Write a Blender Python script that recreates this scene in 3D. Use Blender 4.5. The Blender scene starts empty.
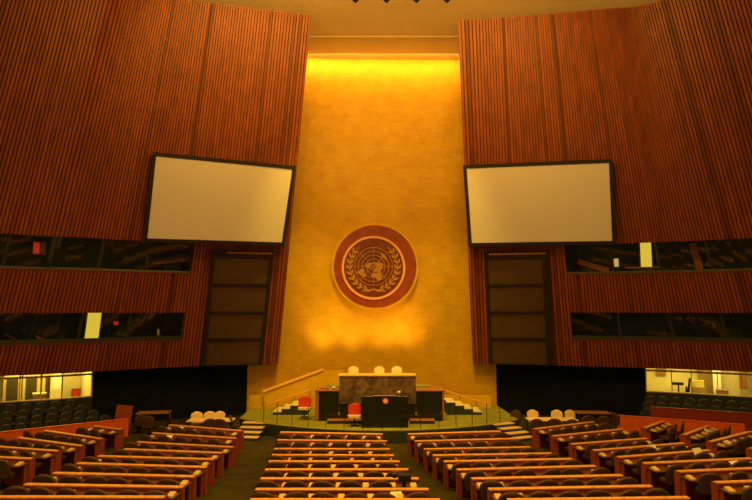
import bpy, math, random
import numpy as np
from mathutils import Vector, Matrix
R_ = random.Random(7)
sc = bpy.context.scene
COL = sc.collection
PI = math.pi

# ------------------------------------------------------------------ materials
def lin(c):
    return tuple((v/255/12.92 if v/255 <= .04045 else ((v/255+.055)/1.055)**2.4) for v in c)
def mat(name, col, rough=.6, metal=0., var=0., scale=8., stretch=(1, 1, 1), bump=0., emit=None, estr=0., spec=.5):
    m = bpy.data.materials.new(name); m.use_nodes = True
    nt = m.node_tree; b = nt.nodes['Principled BSDF']
    b.inputs['Base Color'].default_value = (*col, 1)
    b.inputs['Roughness'].default_value = rough
    b.inputs['Metallic'].default_value = metal
    b.inputs['Specular IOR Level'].default_value = spec
    if var > 0 or bump > 0:
        tc = nt.nodes.new('ShaderNodeTexCoord'); mp = nt.nodes.new('ShaderNodeMapping')
        mp.inputs['Scale'].default_value = stretch
        no = nt.nodes.new('ShaderNodeTexNoise'); no.inputs['Scale'].default_value = scale
        no.inputs['Detail'].default_value = 4
        nt.links.new(tc.outputs['Object'], mp.inputs['Vector']); nt.links.new(mp.outputs[0], no.inputs['Vector'])
        if var > 0:
            rp = nt.nodes.new('ShaderNodeValToRGB')
            rp.color_ramp.elements[0].position = .3; rp.color_ramp.elements[1].position = .7
            rp.color_ramp.elements[0].color = (*[max(0, c*(1-var)) for c in col], 1)
            rp.color_ramp.elements[1].color = (*[min(1, c*(1+var)) for c in col], 1)
            nt.links.new(no.outputs['Fac'], rp.inputs[0]); nt.links.new(rp.outputs[0], b.inputs['Base Color'])
        if bump > 0:
            bp = nt.nodes.new('ShaderNodeBump'); bp.inputs['Strength'].default_value = bump
            bp.inputs['Distance'].default_value = .02
            nt.links.new(no.outputs['Fac'], bp.inputs['Height']); nt.links.new(bp.outputs[0], b.inputs['Normal'])
    if emit:
        b.inputs['Emission Color'].default_value = (*emit, 1); b.inputs['Emission Strength'].default_value = estr
    return m

M = {}
M['slat_a'] = mat('slat_wood', (.262, .060, .0075), .5, var=.25, scale=3, stretch=(1, 1, .15))
M['slat_b'] = mat('slat_wood_red', (.246, .050, .0065), .5, var=.25, scale=3, stretch=(1, 1, .15))
M['slat_c'] = mat('slat_wood_dark', (.160, .036, .006), .55, var=.25, scale=3, stretch=(1, 1, .15))
M['slat_d'] = mat('slat_wood_light', (.290, .069, .008), .5, var=.2, scale=3, stretch=(1, 1, .15))
M['backing'] = mat('dark_backing_wood', (.140, .030, .006), .7)
M['rail'] = mat('polished_rail_wood', (.76, .38, .10), .32, var=.2, scale=4, stretch=(4, 1, 1))
M['desk'] = mat('red_desk_wood', (.31, .065, .019), .5, var=.25, scale=5)
M['desktop'] = mat('brown_desktop_wood', (.11, .042, .013), .5, var=.15, scale=5)
M['console_tan'] = mat('tan_console', (.62, .50, .18), .45)
M['partition'] = mat('orange_red_wood', (.72, .125, .028), .5, var=.12, scale=2)
M['console'] = mat('dark_red_wood', (.20, .022, .012), .45, var=.15, scale=2)
M['leather'] = mat('brown_leather', (.070, .036, .014), .5, var=.15, scale=10)
M['cream'] = mat('cream_leather', (.80, .66, .40), .45, var=.08, scale=10)
M['redseat'] = mat('red_upholstery', (.55, .030, .018), .6, var=.1, scale=12)
M['green'] = mat('dark_green_fabric', (.007, .012, .010), .42, var=.2, scale=10, spec=.35)
M['metal'] = mat('dark_metal', (.05, .045, .04), .35, .8)
M['chrome'] = mat('brushed_metal', (.6, .58, .55), .3, .9)
M['black'] = mat('black_plastic', (.012, .012, .013), .45)
M['bluecloth'] = mat('dark_blue_cover', (.016, .018, .05), .7)
M['paper'] = mat('white_paper', (.86, .84, .78), .7)
M['carpet'] = mat('olive_carpet', (.046, .042, .011), .95, var=.25, scale=1.2, spec=.1)
M['stage'] = mat('green_stage_carpet', (.235, .265, .05), .9, var=.15, scale=1.5, spec=.2)
M['stage_edge'] = mat('dark_green_stage_front', (.018, .030, .016), .6)
M['tread'] = mat('pale_step_edge', (.70, .56, .38), .5, var=.08)
M['stairtread'] = mat('cream_stair_carpet', (.62, .60, .36), .9, var=.1, scale=4)
M['rostrum'] = mat('dark_green_stone', (.012, .017, .010), .28, var=.4, scale=6)
M['brownwood'] = mat('brown_wood_cap', (.33, .15, .06), .45, var=.2, scale=4, stretch=(3, 1, 1))
M['blackwall'] = mat('black_green_wall', (.0080, .0115, .0098), .9, var=.15, scale=1, spec=.08)
M['ceiling'] = mat('tan_plaster', (.82, .69, .48), .9, var=.04, scale=.6)
M['screen'] = mat('projection_screen', (.66, .61, .50), .75, emit=(1, .70, .30), estr=.06)  # faint emission added to lift the blank screens, no real glow
M['frame'] = mat('black_frame', (.018, .012, .010), .5)
M['panelcloth'] = mat('brown_speaker_cloth', (.085, .046, .024), .9, var=.12, scale=3, bump=.2)
M['disc'] = mat('red_brown_emblem_wood', (.30, .055, .018), .38, var=.2, scale=2)
M['disc_in'] = mat('dark_emblem_wood', (.20, .040, .016), .42, var=.2, scale=2)
M['relief'] = mat('gilt_relief', (.60, .32, .09), .45, .1, var=.15, scale=6)
M['ringwood'] = mat('copper_ring', (.95, .50, .19), .4)
M['lobby'] = mat('pale_lobby_wall', (.80, .72, .42), .8, var=.06, scale=1)
M['lobbyframe'] = mat('yellow_lobby_frame', (.72, .58, .20), .6)
M['lobbydark'] = mat('lobby_dark_glass', (.075, .055, .022), .4)
M['lobbybrown'] = mat('lobby_brown_board', (.36, .24, .09), .7)
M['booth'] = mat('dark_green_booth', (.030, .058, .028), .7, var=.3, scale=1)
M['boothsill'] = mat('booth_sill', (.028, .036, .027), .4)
M['orangewood'] = mat('orange_booth_wood', (.40, .12, .035), .5)
M['lamp'] = mat('yellow_lit_panel', (.02, .02, .01), .9, emit=(1., .64, .06), estr=.85)
M['lampsmall'] = mat('small_lit_lamp', (.8, .7, .4), .6, emit=(1., .62, .15), estr=.55)
M['redled'] = mat('red_indicator', (.5, .02, .02), .5, emit=(1, .05, .02), estr=.35)

def marble():
    m = mat('mottled_grey_marble', (.12, .085, .05), .3)
    nt = m.node_tree; b = nt.nodes['Principled BSDF']
    tc = nt.nodes.new('ShaderNodeTexCoord'); no = nt.nodes.new('ShaderNodeTexNoise')
    no.inputs['Scale'].default_value = 1.9; no.inputs['Detail'].default_value = 6; no.inputs['Distortion'].default_value = 1.5
    rp = nt.nodes.new('ShaderNodeValToRGB')
    rp.color_ramp.elements[0].position = .35; rp.color_ramp.elements[0].color = (.055, .042, .030, 1)
    rp.color_ramp.elements[1].position = .68; rp.color_ramp.elements[1].color = (.25, .165, .10, 1)
    nt.links.new(tc.outputs['Object'], no.inputs[0]); nt.links.new(no.outputs[0], rp.inputs[0]); nt.links.new(rp.outputs[0], b.inputs['Base Color'])
    return m
M['marble'] = marble()
def gold():
    m = mat('gold_leaf_tiles', (.85, .42, .045), .55, .08)
    nt = m.node_tree; b = nt.nodes['Principled BSDF']
    tc = nt.nodes.new('ShaderNodeTexCoord'); mp = nt.nodes.new('ShaderNodeMapping')
    mp.inputs['Rotation'].default_value = (PI/2, 0, 0)
    br = nt.nodes.new('ShaderNodeTexBrick'); br.inputs['Scale'].default_value = 1.0
    br.inputs['Brick Width'].default_value = .50; br.inputs['Row Height'].default_value = .12
    br.inputs['Mortar Size'].default_value = .012; br.inputs['Bias'].default_value = 0
    br.inputs['Color1'].default_value = (.72, .45, .007, 1); br.inputs['Color2'].default_value = (.66, .40, .006, 1)
    br.inputs['Mortar'].default_value = (.60, .345, .005, 1)
    nt.links.new(tc.outputs['Object'], mp.inputs[0]); nt.links.new(mp.outputs[0], br.inputs[0])
    no = nt.nodes.new('ShaderNodeTexNoise'); no.inputs['Scale'].default_value = 1.3; no.inputs['Detail'].default_value = 5
    nt.links.new(tc.outputs['Object'], no.inputs[0])
    mx = nt.nodes.new('ShaderNodeMix'); mx.data_type = 'RGBA'; mx.blend_type = 'MULTIPLY'
    rp = nt.nodes.new('ShaderNodeValToRGB')
    rp.color_ramp.elements[0].position = .3; rp.color_ramp.elements[0].color = (.84, .80, .74, 1)
    rp.color_ramp.elements[1].position = .7; rp.color_ramp.elements[1].color = (1, 1, 1, 1)
    nt.links.new(no.outputs[0], rp.inputs[0])
    mx.inputs[0].default_value = 1
    nt.links.new(br.outputs[0], mx.inputs[6]); nt.links.new(rp.outputs[0], mx.inputs[7])
    nt.links.new(mx.outputs[2], b.inputs['Base Color'])
    bp = nt.nodes.new('ShaderNodeBump'); bp.inputs['Strength'].default_value = .35; bp.inputs['Distance'].default_value = .02
    nt.links.new(br.outputs['Color'], bp.inputs['Height']); nt.links.new(bp.outputs[0], b.inputs['Normal'])
    return m
M['gold'] = gold()
M['brightrail'] = mat('bright_gold_rail', (1.0, .62, .16), .4)  # lit look of handrail and podium top put into this colour
M['goldplain'] = mat('plain_gold_panel', (.70, .44, .008), .5, .05, var=.1, scale=2)
def glass(name, fac, rough=.03, tint=(1, 1, 1)):
    m = bpy.data.materials.new(name); m.use_nodes = True; nt = m.node_tree
    nt.nodes.remove(nt.nodes['Principled BSDF'])
    out = nt.nodes['Material Output']
    t = nt.nodes.new('ShaderNodeBsdfTransparent'); t.inputs[0].default_value = (*tint, 1)
    g = nt.nodes.new('ShaderNodeBsdfGlossy'); g.inputs['Roughness'].default_value = rough
    mx = nt.nodes.new('ShaderNodeMixShader'); mx.inputs[0].default_value = fac
    nt.links.new(t.outputs[0], mx.inputs[1]); nt.links.new(g.outputs[0], mx.inputs[2]); nt.links.new(mx.outputs[0], out.inputs[0])
    return m
M['glass'] = glass('booth_glass', .06, .05, (.85, .95, .85))
M['clear'] = glass('clear_glass', .04, .05, (.97, .98, .94))

# ------------------------------------------------------------------ mesh helper
class MB:
    def __init__(s): s.v = []; s.f = []; s.mi = []; s.sm = []
    def add(s, vs, fs, mi=0, smooth=False):
        o = len(s.v); s.v += [tuple(map(float, v)) for v in vs]
        for f in fs: s.f.append(tuple(i+o for i in f)); s.mi.append(mi); s.sm.append(smooth)
        return s
    def box(s, x0, x1, y0, y1, z0, z1, mi=0, M4=None, bev=0.):
        if bev > 0:
            # box with the top and bottom edges chamfered
            b = bev
            rings = [(x0+b, x1-b, y0+b, y1-b, z0), (x0, x1, y0, y1, z0+b), (x0, x1, y0, y1, z1-b), (x0+b, x1-b, y0+b, y1-b, z1)]
            vs = []
            for a, c, d, e, z in rings: vs += [(a, d, z), (c, d, z), (c, e, z), (a, e, z)]
            fs = [(3, 2, 1, 0), (12, 13, 14, 15)]
            for r in range(3):
                for k in range(4): fs.append((r*4+k, r*4+(k+1) % 4, r*4+4+(k+1) % 4, r*4+4+k))
        else:
            vs = [(x0, y0, z0), (x1, y0, z0), (x1, y1, z0), (x0, y1, z0), (x0, y0, z1), (x1, y0, z1), (x1, y1, z1), (x0, y1, z1)]
            fs = [(3, 2, 1, 0), (4, 5, 6, 7), (0, 1, 5, 4), (1, 2, 6, 5), (2, 3, 7, 6), (3, 0, 4, 7)]
        if M4 is not None: vs = [tuple(M4 @ Vector(v)) for v in vs]
        return s.add(vs, fs, mi)
    def hexa(s, q0, q1, mi=0):        # two matching quads -> closed solid
        n = len(q0); fs = [tuple(range(n-1, -1, -1)), tuple(range(n, 2*n))]
        for k in range(n): fs.append((k, (k+1) % n, n+(k+1) % n, n+k))
        return s.add(list(q0)+list(q1), fs, mi)
    def tube(s, p, q, r, r2=None, n=8, mi=0):
        p = Vector(p); q = Vector(q); r2 = r if r2 is None else r2
        d = (q-p).normalized(); a = d.orthogonal().normalized(); b = d.cross(a)
        vs = []
        for c, rr in ((p, r), (q, r2)):
            for k in range(n):
                t = 2*PI*k/n; vs.append(c+a*math.cos(t)*rr+b*math.sin(t)*rr)
        fs = [(k, (k+1) % n, n+(k+1) % n, n+k) for k in range(n)]+[tuple(range(n-1, -1, -1)), tuple(range(n, 2*n))]
        return s.add(vs, fs, mi, False)
    def lathe(s, prof, n=16, mi=0, c=(0, 0, 0)):
        vs = [(c[0]+r*math.cos(2*PI*k/n), c[1]+r*math.sin(2*PI*k/n), c[2]+z) for r, z in prof for k in range(n)]
        fs = []
        for i in range(len(prof)-1):
            for k in range(n): fs.append((i*n+k, i*n+(k+1) % n, i*n+n+(k+1) % n, i*n+n+k))
        fs += [tuple(range(n-1, -1, -1)), tuple(range((len(prof)-1)*n, len(prof)*n))]
        return s.add(vs, fs, mi, True)
    def prism(s, poly, d0, d1, fn, mi=0):   # poly of 2D points, fn(a,b,d)->3D
        n = len(poly)
        vs = [fn(a, b, d0) for a, b in poly]+[fn(a, b, d1) for a, b in poly]
        fs = [tuple(range(n-1, -1, -1)), tuple(range(n, 2*n))]+[(k, (k+1) % n, n+(k+1) % n, n+k) for k in range(n)]
        return s.add(vs, fs, mi)
    def mesh(s, name, mats):
        me = bpy.data.meshes.new(name); me.from_pydata(s.v, [], s.f)
        for m in (mats if isinstance(mats, list) else [mats]): me.materials.append(m)
        me.polygons.foreach_set('material_index', s.mi); me.polygons.foreach_set('use_smooth', s.sm)
        me.update(); return me
    def obj(s, name, mats, parent=None, loc=None):
        o = bpy.data.objects.new(name, s.mesh(name, mats)); COL.objects.link(o)
        if parent is not None: o.parent = parent
        if loc is not None: o.location = loc
        return o
def tag(o, label, cat, group=None):
    o['label'] = label; o['category'] = cat
    if group: o['group'] = group
    return o
def thing(name, label, cat, loc=(0, 0, 0), rz=0, group=None):
    o = bpy.data.objects.new(name, None); COL.objects.link(o); o.location = loc; o.rotation_euler = (0, 0, rz)
    o.empty_display_size = .2
    return tag(o, label, cat, group)
def struct(o): o['kind'] = 'structure'; return o
def dup(root, loc, rz, label=None, group=None):
    r = root.copy(); COL.objects.link(r); r.location = loc; r.rotation_euler = (0, 0, rz)
    if label: r['label'] = label
    if group: r['group'] = group
    for ch in root.children:
        c = ch.copy(); COL.objects.link(c); c.parent = r
        for g in ch.children:
            d = g.copy(); COL.objects.link(d); d.parent = c
    return r
ORD = ['', 'first', 'second', 'third', 'fourth', 'fifth', 'sixth', 'seventh', 'eighth', 'ninth', 'tenth', 'eleventh', 'twelfth']

# ------------------------------------------------------------------ camera
ZC = 6.4; FPX = 600.; TH = math.atan(58/600)
cam = bpy.data.cameras.new('camera'); cam.sensor_width = 36; cam.lens = FPX/752*36; cam.clip_end = 200
co = bpy.data.objects.new('camera', cam); COL.objects.link(co); co.location = (0, 0, ZC); co.rotation_euler = (PI/2+TH, 0, 0)
sc.camera = co
def ray(px, py):
    a = (px-376)/FPX; b = (250-py)/FPX
    return np.array([a, math.cos(TH)-b*math.sin(TH), math.sin(TH)+b*math.cos(TH)])
def atY(px, py, Y):
    d = ray(px, py); return d*(Y/d[1])+np.array([0, 0, ZC])
def proj(p):
    x, y, z = p[0], p[1], p[2]-ZC
    d = y*math.cos(TH)+z*math.sin(TH); u = -y*math.sin(TH)+z*math.cos(TH)
    return 376+FPX*x/d, 250-FPX*u/d

# ------------------------------------------------------------------ floor: flat by the stage, rising towards the rear
def fl(x, y): return max(0., (math.hypot(x-.35, y-60)-35.8)*.098)
m = MB(); xs = np.arange(-26, 26.1, 1.); ys = np.arange(6, 42.1, .5)
vs = [(x, y, fl(x, y)) for y in ys for x in xs]; nx = len(xs)
m.add(vs, [(j*nx+i, j*nx+i+1, j*nx+nx+i+1, j*nx+nx+i) for j in range(len(ys)-1) for i in range(nx-1)], 0, True)
struct(m.obj('floor', M['carpet']))

# ------------------------------------------------------------------ leaning slatted side walls
ZB, ZT = 3.05, 21.9
KEY = {'left': [((-5.85, 36.3), (-3.46, 30.6)), ((-10.9, 35.0), (-7.47, 29.6)), ((-16.8, 31.0), (-11.8, 28.2)), ((-18.6, 30.15), (-13.5, 27.65)), ((-23, 27), (-17, 25))],
       'right': [((5.85, 36.7), (4.44, 31.15)), ((8.3, 36.3), (6.66, 30.9)), ((15.5, 34.1), (11.6, 30.)), ((19.45, 32.2), (13.97, 29.4)), ((24, 29.5), (17.5, 26.5))]}
KEY = {k: np.array(v, float).reshape(5, 4) for k, v in KEY.items()}
def cr(P, u):
    n = len(P)-1; u = min(max(u, 0), n-1e-6); i = int(u); f_ = u-i
    p1, p2 = P[i], P[i+1]; p0 = P[i-1] if i else 2*p1-p2; p3 = P[i+2] if i+2 <= n else 2*p2-p1
    return .5*(2*p1+(p2-p0)*f_+(2*p0-5*p1+4*p2-p3)*f_**2+(3*p1-p0-3*p2+p3)*f_**3)
def S(side, u, z, off=0.):
    if z < ZB:                   # straight down from the lowest tier
        p = S0(side, u, ZB, off); return (p[0], p[1], z)
    return S0(side, u, z, off)
def S0(side, u, z, off=0.):      # a point of the wall surface; off > 0 goes outward, behind it
    P = KEY[side]; q = cr(P, u); t = (z-ZB)/(ZT-ZB); xy = q[:2]*(1-t)+q[2:]*t
    if off:
        d = cr(P, u+.02)[:2]-cr(P, u-.02)[:2] if u > .02 else cr(P, .04)[:2]-cr(P, 0)[:2]
        n = np.array([-d[1], d[0]])/np.hypot(*d)
        if side == 'left': n = -n
        xy = xy+n*off
    return (xy[0], xy[1], z)
def u_at(side, px, z, off=0.):
    lo, hi = 0., 3.99; sg = -1 if side == 'left' else 1
    for _ in range(26):
        m_ = (lo+hi)/2
        if sg*(proj(S(side, m_, z, off))[0]-px) < 0: lo = m_
        else: hi = m_
    return (lo+hi)/2
def arc(side):
    us = np.linspace(0, 3.99, 800); p = np.array([cr(KEY[side], u)[:2] for u in us])
    s = np.concatenate([[0], np.cumsum(np.hypot(*np.diff(p, axis=0).T))]); return us, s
UB = {'left': (9.93, 8.33), }
BANDS = [(8.33, 9.93), (4.62, 6.15)]
UEND = {'left': (u_at('left', 193, 9), u_at('left', 182, 5.4)), 'right': (u_at('right', 565, 9), u_at('right', 572, 5.4))}
PAN = {'left': (u_at('left', 207, 6.3), u_at('left', 268, 6.3)), 'right': (u_at('right', 552, 6.3), u_at('right', 486.5, 6.3))}
def quad_strip(mb, side, u0, u1, za, zb, oa, ob, n=24, mi=0):
    us = np.linspace(u0, u1, n+1)
    vs = [S(side, u, za, oa) for u in us]+[S(side, u, zb, ob) for u in us]
    mb.add(vs, [(k, k+1, n+2+k, n+1+k) for k in range(n)], mi, False)
for side in ('left', 'right'):
    us, ss = arc(side); PITCH = .19; N = int(ss[-1]/PITCH)
    ue = sum(UEND[side])/2; p_lo, p_hi = min(PAN[side]), max(PAN[side])
    mb = MB(); bk = MB()
    def seg(za, zb, u0, u1): quad_strip(bk, side, u0, u1, za, zb, .0, .0, 40)
    seg(9.93, ZT, 0, 3.99); seg(ZB, 9.93, 0, ue); seg(6.15, 8.33, ue, 3.99); seg(ZB, 4.62, ue, 3.99)
    # returned edge beside the gold wall
    mb.hexa([S(side, 0, ZB, -.12), S(side, 0, ZT, -.12), S(side, 0, ZT, .5), S(side, 0, ZB, .5)],
            [S(side, .012, ZB, -.12), S(side, .012, ZT, -.12), S(side, .012, ZT, .5), S(side, .012, ZB, .5)], 2)
    grp = 0
    for k in range(N):
        u0 = float(np.interp(k*PITCH+.01, ss, us)); u1 = float(np.interp(k*PITCH+.01+PITCH*.70, ss, us)); um = (u0+u1)/2
        if R_.random() < .03 and k > 3: continue
        mi = R_.choice([0, 0, 0, 1, 1, 1, 3, 3, 0, 2]) if R_.random() < .93 else 2*(grp % 2)
        if R_.random() < .15: grp += 1
        zs = [(9.93, ZT)] if not (um < ue) else [(ZB, ZT)]
        if um >= ue: zs += [(6.15, 8.33), (ZB, 4.62)]
        elif p_lo-.01 < um < p_hi+.01: zs = [(9.6, ZT)]
        dd = -.11
        for za, zb in zs:
            q0 = [S(side, u0, za, 0), S(side, u1, za, 0), S(side, u1, za, dd), S(side, u0, za, dd)]
            q1 = [S(side, u0, zb, 0), S(side, u1, zb, 0), S(side, u1, zb, dd), S(side, u0, zb, dd)]
            mb.hexa(q0, q1, mi)
    w = struct(mb.obj('wall_'+side, [M['slat_a'], M['slat_b'], M['slat_c'], M['slat_d']]))
    bk.obj('backing', M['backing'], w)
    # parapet cappings along the windows and the soffit under the lowest tier
    cp = MB()
    for z in (8.33, 4.62):
        quad_strip(cp, side, ue, 3.99, z, z+.0, -.13, .25, 40); quad_strip(cp, side, ue, 3.99, z-.09, z, -.13, -.13, 40)
    quad_strip(cp, side, 0, 3.99, ZB, ZB, 0, 1.2, 40)
    cp.obj('parapet_cap', M['slat_c'], w)
    # booth shells behind the window bands
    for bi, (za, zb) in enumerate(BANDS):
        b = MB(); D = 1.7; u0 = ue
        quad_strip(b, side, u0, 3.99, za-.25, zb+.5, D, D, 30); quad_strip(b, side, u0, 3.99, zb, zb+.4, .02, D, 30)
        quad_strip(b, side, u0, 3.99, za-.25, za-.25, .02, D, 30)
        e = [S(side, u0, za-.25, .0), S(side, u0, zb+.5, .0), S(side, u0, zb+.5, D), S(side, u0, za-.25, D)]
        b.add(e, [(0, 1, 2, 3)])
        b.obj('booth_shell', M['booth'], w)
# ---- booth windows
EDGES = {('left', 0): [193, 148, 102, 53, 6, -45], ('left', 1): [182, 129, 81, 32, -20], ('right', 0): [565, 612, 658, 709, 760], ('right', 1): [572, 619, 671, 724, 780]}
wn = 0
for (side, bi), ed in EDGES.items():
    za, zb = BANDS[bi]; zm = (za+zb)/2
    for k in range(len(ed)-1):
        wn += 1
        u0, u1 = u_at(side, ed[k], zm), u_at(side, ed[k+1], zm)
        if k == 0: u0 = sum(UEND[side])/2
        g = MB(); n = 4; uu = np.linspace(u0, u1, n+1)
        vs = [S(side, u, za+.04, .12) for u in uu]+[S(side, u, zb, .12) for u in uu]
        g.add(vs, [(j, j+1, n+2+j, n+1+j) for j in range(n)])
        wo = struct(g.obj('window_%d' % wn, M['glass']))
        f = MB(); du = (u1-u0)*.025
        for a, b in ((u0, u0+du), (u1-du, u1)):
            f.hexa([S(side, a, za, .06), S(side, b, za, .06), S(side, b, za, .2), S(side, a, za, .2)],
                   [S(side, a, zb, .06), S(side, b, zb, .06), S(side, b, zb, .2), S(side, a, zb, .2)])
        f.obj('window_frame', M['boothsill'], wo)
        s_ = MB(); hs = .1 if bi == 0 else .2
        for a, b in zip(uu[:-1], uu[1:]):
            s_.hexa([S(side, a, za, .0), S(side, b, za, .0), S(side, b, za, .30), S(side, a, za, .30)],
                    [S(side, a, za+hs, .05), S(side, b, za+hs, .05), S(side, b, za+hs, .30), S(side, a, za+hs, .30)])
        s_.obj('window_sill', M['boothsill'], wo)

def wall_frame(side, px, z, off):   # matrix: x along the wall, y outward, z up
    u = u_at(side, px, z, off); p = np.array(S(side, u, z, off)); q = np.array(S(side, u+.05, z, off))
    t = (q-p)[:2]; t = t/np.hypot(*t)
    if side == 'left': t = -t
    return Matrix(((t[0], -t[1], 0, p[0]), (t[1], t[0], 0, p[1]), (0, 0, 1, p[2]), (0, 0, 0, 1)))
def booth_thing(name, label, cat, side, px, z, off, parts):
    F = wall_frame(side, px, z, off)
    t = thing(name, label, cat); t.matrix_world = F
    for pn, boxes, mt in parts:
        b = MB()
        for bx in boxes:
            b.box(*bx[:6], M4=(bx[6] if len(bx) > 6 else None))
        b.obj(pn, mt, t)
    return t
TIL = lambda a, ax='Y': Matrix.Rotation(a, 4, ax)
booth_thing('lit_panel', 'glowing yellow upright light panel behind the left lower booth windows', 'light', 'left', 90.5, 4.37, .6, [('diffuser', [(-.33, .33, -.03, .03, .25, 1.98, TIL(.08))], M['lamp']), ('lamp_frame', [(-.42, .42, .03, .07, .2, 2.0, TIL(.08))], M['boothsill'])])
booth_thing('lit_panel', 'glowing yellow upright light panel behind the right upper booth windows', 'light', 'right', 647, 8.08, .75, [('diffuser', [(-.28, .28, -.03, .03, .1, 2.05)], M['lamp']), ('lamp_frame', [(-.38, .38, .03, .07, .05, 2.07)], M['boothsill'])])
booth_thing('desk_lamp', 'small warm lamp on the dark desk in right upper booth', 'lamp', 'right', 616.5, 8.58, .95, [('lamp_shade', [(-.12, .12, -.08, .08, .16, .62)], M['lampsmall']), ('lamp_base', [(-.04, .04, -.04, .04, .0, .16), (-.1, .1, -.1, .1, -.02, .02)], M['metal'])])
booth_thing('booth_desk', 'slanted brown desk behind the first right upper booth window', 'desk', 'right', 591, 8.08, .7, [('desktop', [(-.95, .75, -.3, .45, .55, .85, TIL(.32))], M['orangewood']), ('desk_base', [(-.5, .4, .05, .4, 0, .6)], M['booth'])])  # solid slab stands in for an orange reflection in the booth window
booth_thing('booth_desk', 'brown desk shelf under the yellow light panel in right upper booth', 'desk', 'right', 645, 8.08, .4, [('desktop', [(-1., .7, -.1, .1, .52, .59)], M['orangewood']), ('desk_base', [(-.6, .4, 0, .1, 0, .52)], M['booth'])])
booth_thing('booth_curtain', 'tall tapering orange curtain in the right upper booth beside third window post', 'curtain', 'right', 702, 8.08, .9, [('drape', [(-.17, .17, -.05, .05, .3, 1.9, TIL(-.2))], M['orangewood'])])
booth_thing('booth_monitor', 'small red monitor glowing behind left upper booth window, far left', 'monitor', 'left', 39, 9.0, .9, [('monitor_case', [(-.3, .3, .02, .22, .1, .75)], M['orangewood']), ('monitor_screen', [(-.26, .0, -.01, .02, .14, .7)], M['redled'])])
booth_thing('booth_desk', 'curved brown desk behind the last left upper booth window beside the screen', 'desk', 'left', 172, 8.08, .8, [('desktop', [(-.9, .8, -.25, .4, .85, .93, TIL(-.14))], M['orangewood']), ('desk_base', [(-.5, .5, 0, .3, 0, .9)], M['booth'])])
booth_thing('booth_desk', 'bright tilted desk edge behind the far left lower booth window', 'desk', 'left', 6, 4.37, .75, [('desktop', [(-.5, .55, -.25, .3, .52, .62, TIL(.55))], M['desktop']), ('desk_base', [(-.2, .25, 0, .2, 0, .5)], M['booth'])])
booth_thing('booth_desk', 'small tilted orange desk edge behind second left lower booth window', 'desk', 'left', 36, 4.37, .75, [('desktop', [(-.35, .3, -.2, .2, .45, .55, TIL(.6))], M['orangewood']), ('desk_base', [(-.15, .15, 0, .15, 0, .4)], M['booth'])])
booth_thing('wall_clock', 'small round red indicator clock behind the left lower booth window', 'clock', 'left', 116, 5.55, 1.2, [('clock_case', [(-.16, .16, .02, .1, -.12, .16)], M['booth']), ('clock_face', [(-.12, .12, 0, .02, -.08, .12)], M['redled'])])
booth_thing('desk_lamp', 'dim small lamp behind the last left lower booth window', 'lamp', 'left', 158, 4.84, .5, [('lamp_shade', [(-.05, .05, -.05, .05, .12, .38)], M['cream']), ('lamp_base', [(-.1, .1, -.1, .1, .0, .12)], M['orangewood'])])

# ---- stacked speaker panels under the screens
for side, pxs in (('left', ((211, 200.8), (274, 262.5))), ('right', ((485.5, 490.5), (548.5, 554)))):
    (xa, xb), (xc, xd) = pxs
    ZL = [9.28, 7.72, 6.16, 4.62, 3.06]
    lab = 'tall black frame of four brown speaker panels under the %s screen' % side
    t = thing('speaker_array', lab, 'speaker panel', (0, 0, 0))
    def edge(px_top, px_bot, z):
        f_ = (9.5-z)/6.45; return u_at(side, px_top+(px_bot-px_top)*f_, z, -.25)
    fr = MB()
    def bar(u0z, u1z, za, zb, o0=-.30, o1=-.02):
        # slab between two slanted edges
        fr.hexa([S(side, u0z(za), za, o0), S(side, u1z(za), za, o0), S(side, u1z(za), za, o1), S(side, u0z(za), za, o1)],
                [S(side, u0z(zb), zb, o0), S(side, u1z(zb), zb, o0), S(side, u1z(zb), zb, o1), S(side, u0z(zb), zb, o1)])
    eL = lambda z: edge(xa, xb, z); eR = lambda z: edge(xc, xd, z)
    w_ = .045 if side == 'left' else .05
    sg = -1 if side == 'left' else 1     # u decreases to the right on the left wall
    for za, zb in zip(ZL[1:], ZL[:-1]):
        bar(eL, lambda z: eL(z)+sg*w_, za, zb); bar(lambda z: eR(z)-sg*w_, eR, za, zb)
    for z in ZL: bar(eL, eR, z-.05 if z > 3.1 else z, z+.05)
    bar(eL, eR, 9.28, 9.6)
    fr.obj('frame', M['frame'], t)
    ca = MB(); eLl = lambda z: eL(z)+sg*.1; eRr = lambda z: eR(z)-sg*.02
    ca.hexa([S(side, eLl(9.42), 9.42, -.34), S(side, eRr(9.42), 9.42, -.34), S(side, eRr(9.42), 9.42, -.29), S(side, eLl(9.42), 9.42, -.29)],
            [S(side, eLl(9.52), 9.52, -.34), S(side, eRr(9.52), 9.52, -.34), S(side, eRr(9.52), 9.52, -.29), S(side, eLl(9.52), 9.52, -.29)])
    ca.obj('trim_strip', M['brownwood'], t)
    for za, zb in zip(ZL[1:], ZL[:-1]):
        p = MB(); a = lambda z: eL(z)+sg*w_; b = lambda z: eR(z)-sg*w_
        za_, zb_ = za+.05, zb-.05
        p.hexa([S(side, a(za_), za_, -.22), S(side, b(za_), za_, -.22), S(side, b(za_), za_, -.1), S(side, a(za_), za_, -.1)],
               [S(side, a(zb_), zb_, -.22), S(side, b(zb_), zb_, -.22), S(side, b(zb_), zb_, -.1), S(side, a(zb_), zb_, -.1)])
        p.obj('speaker_panel', M['panelcloth'], t)

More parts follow.
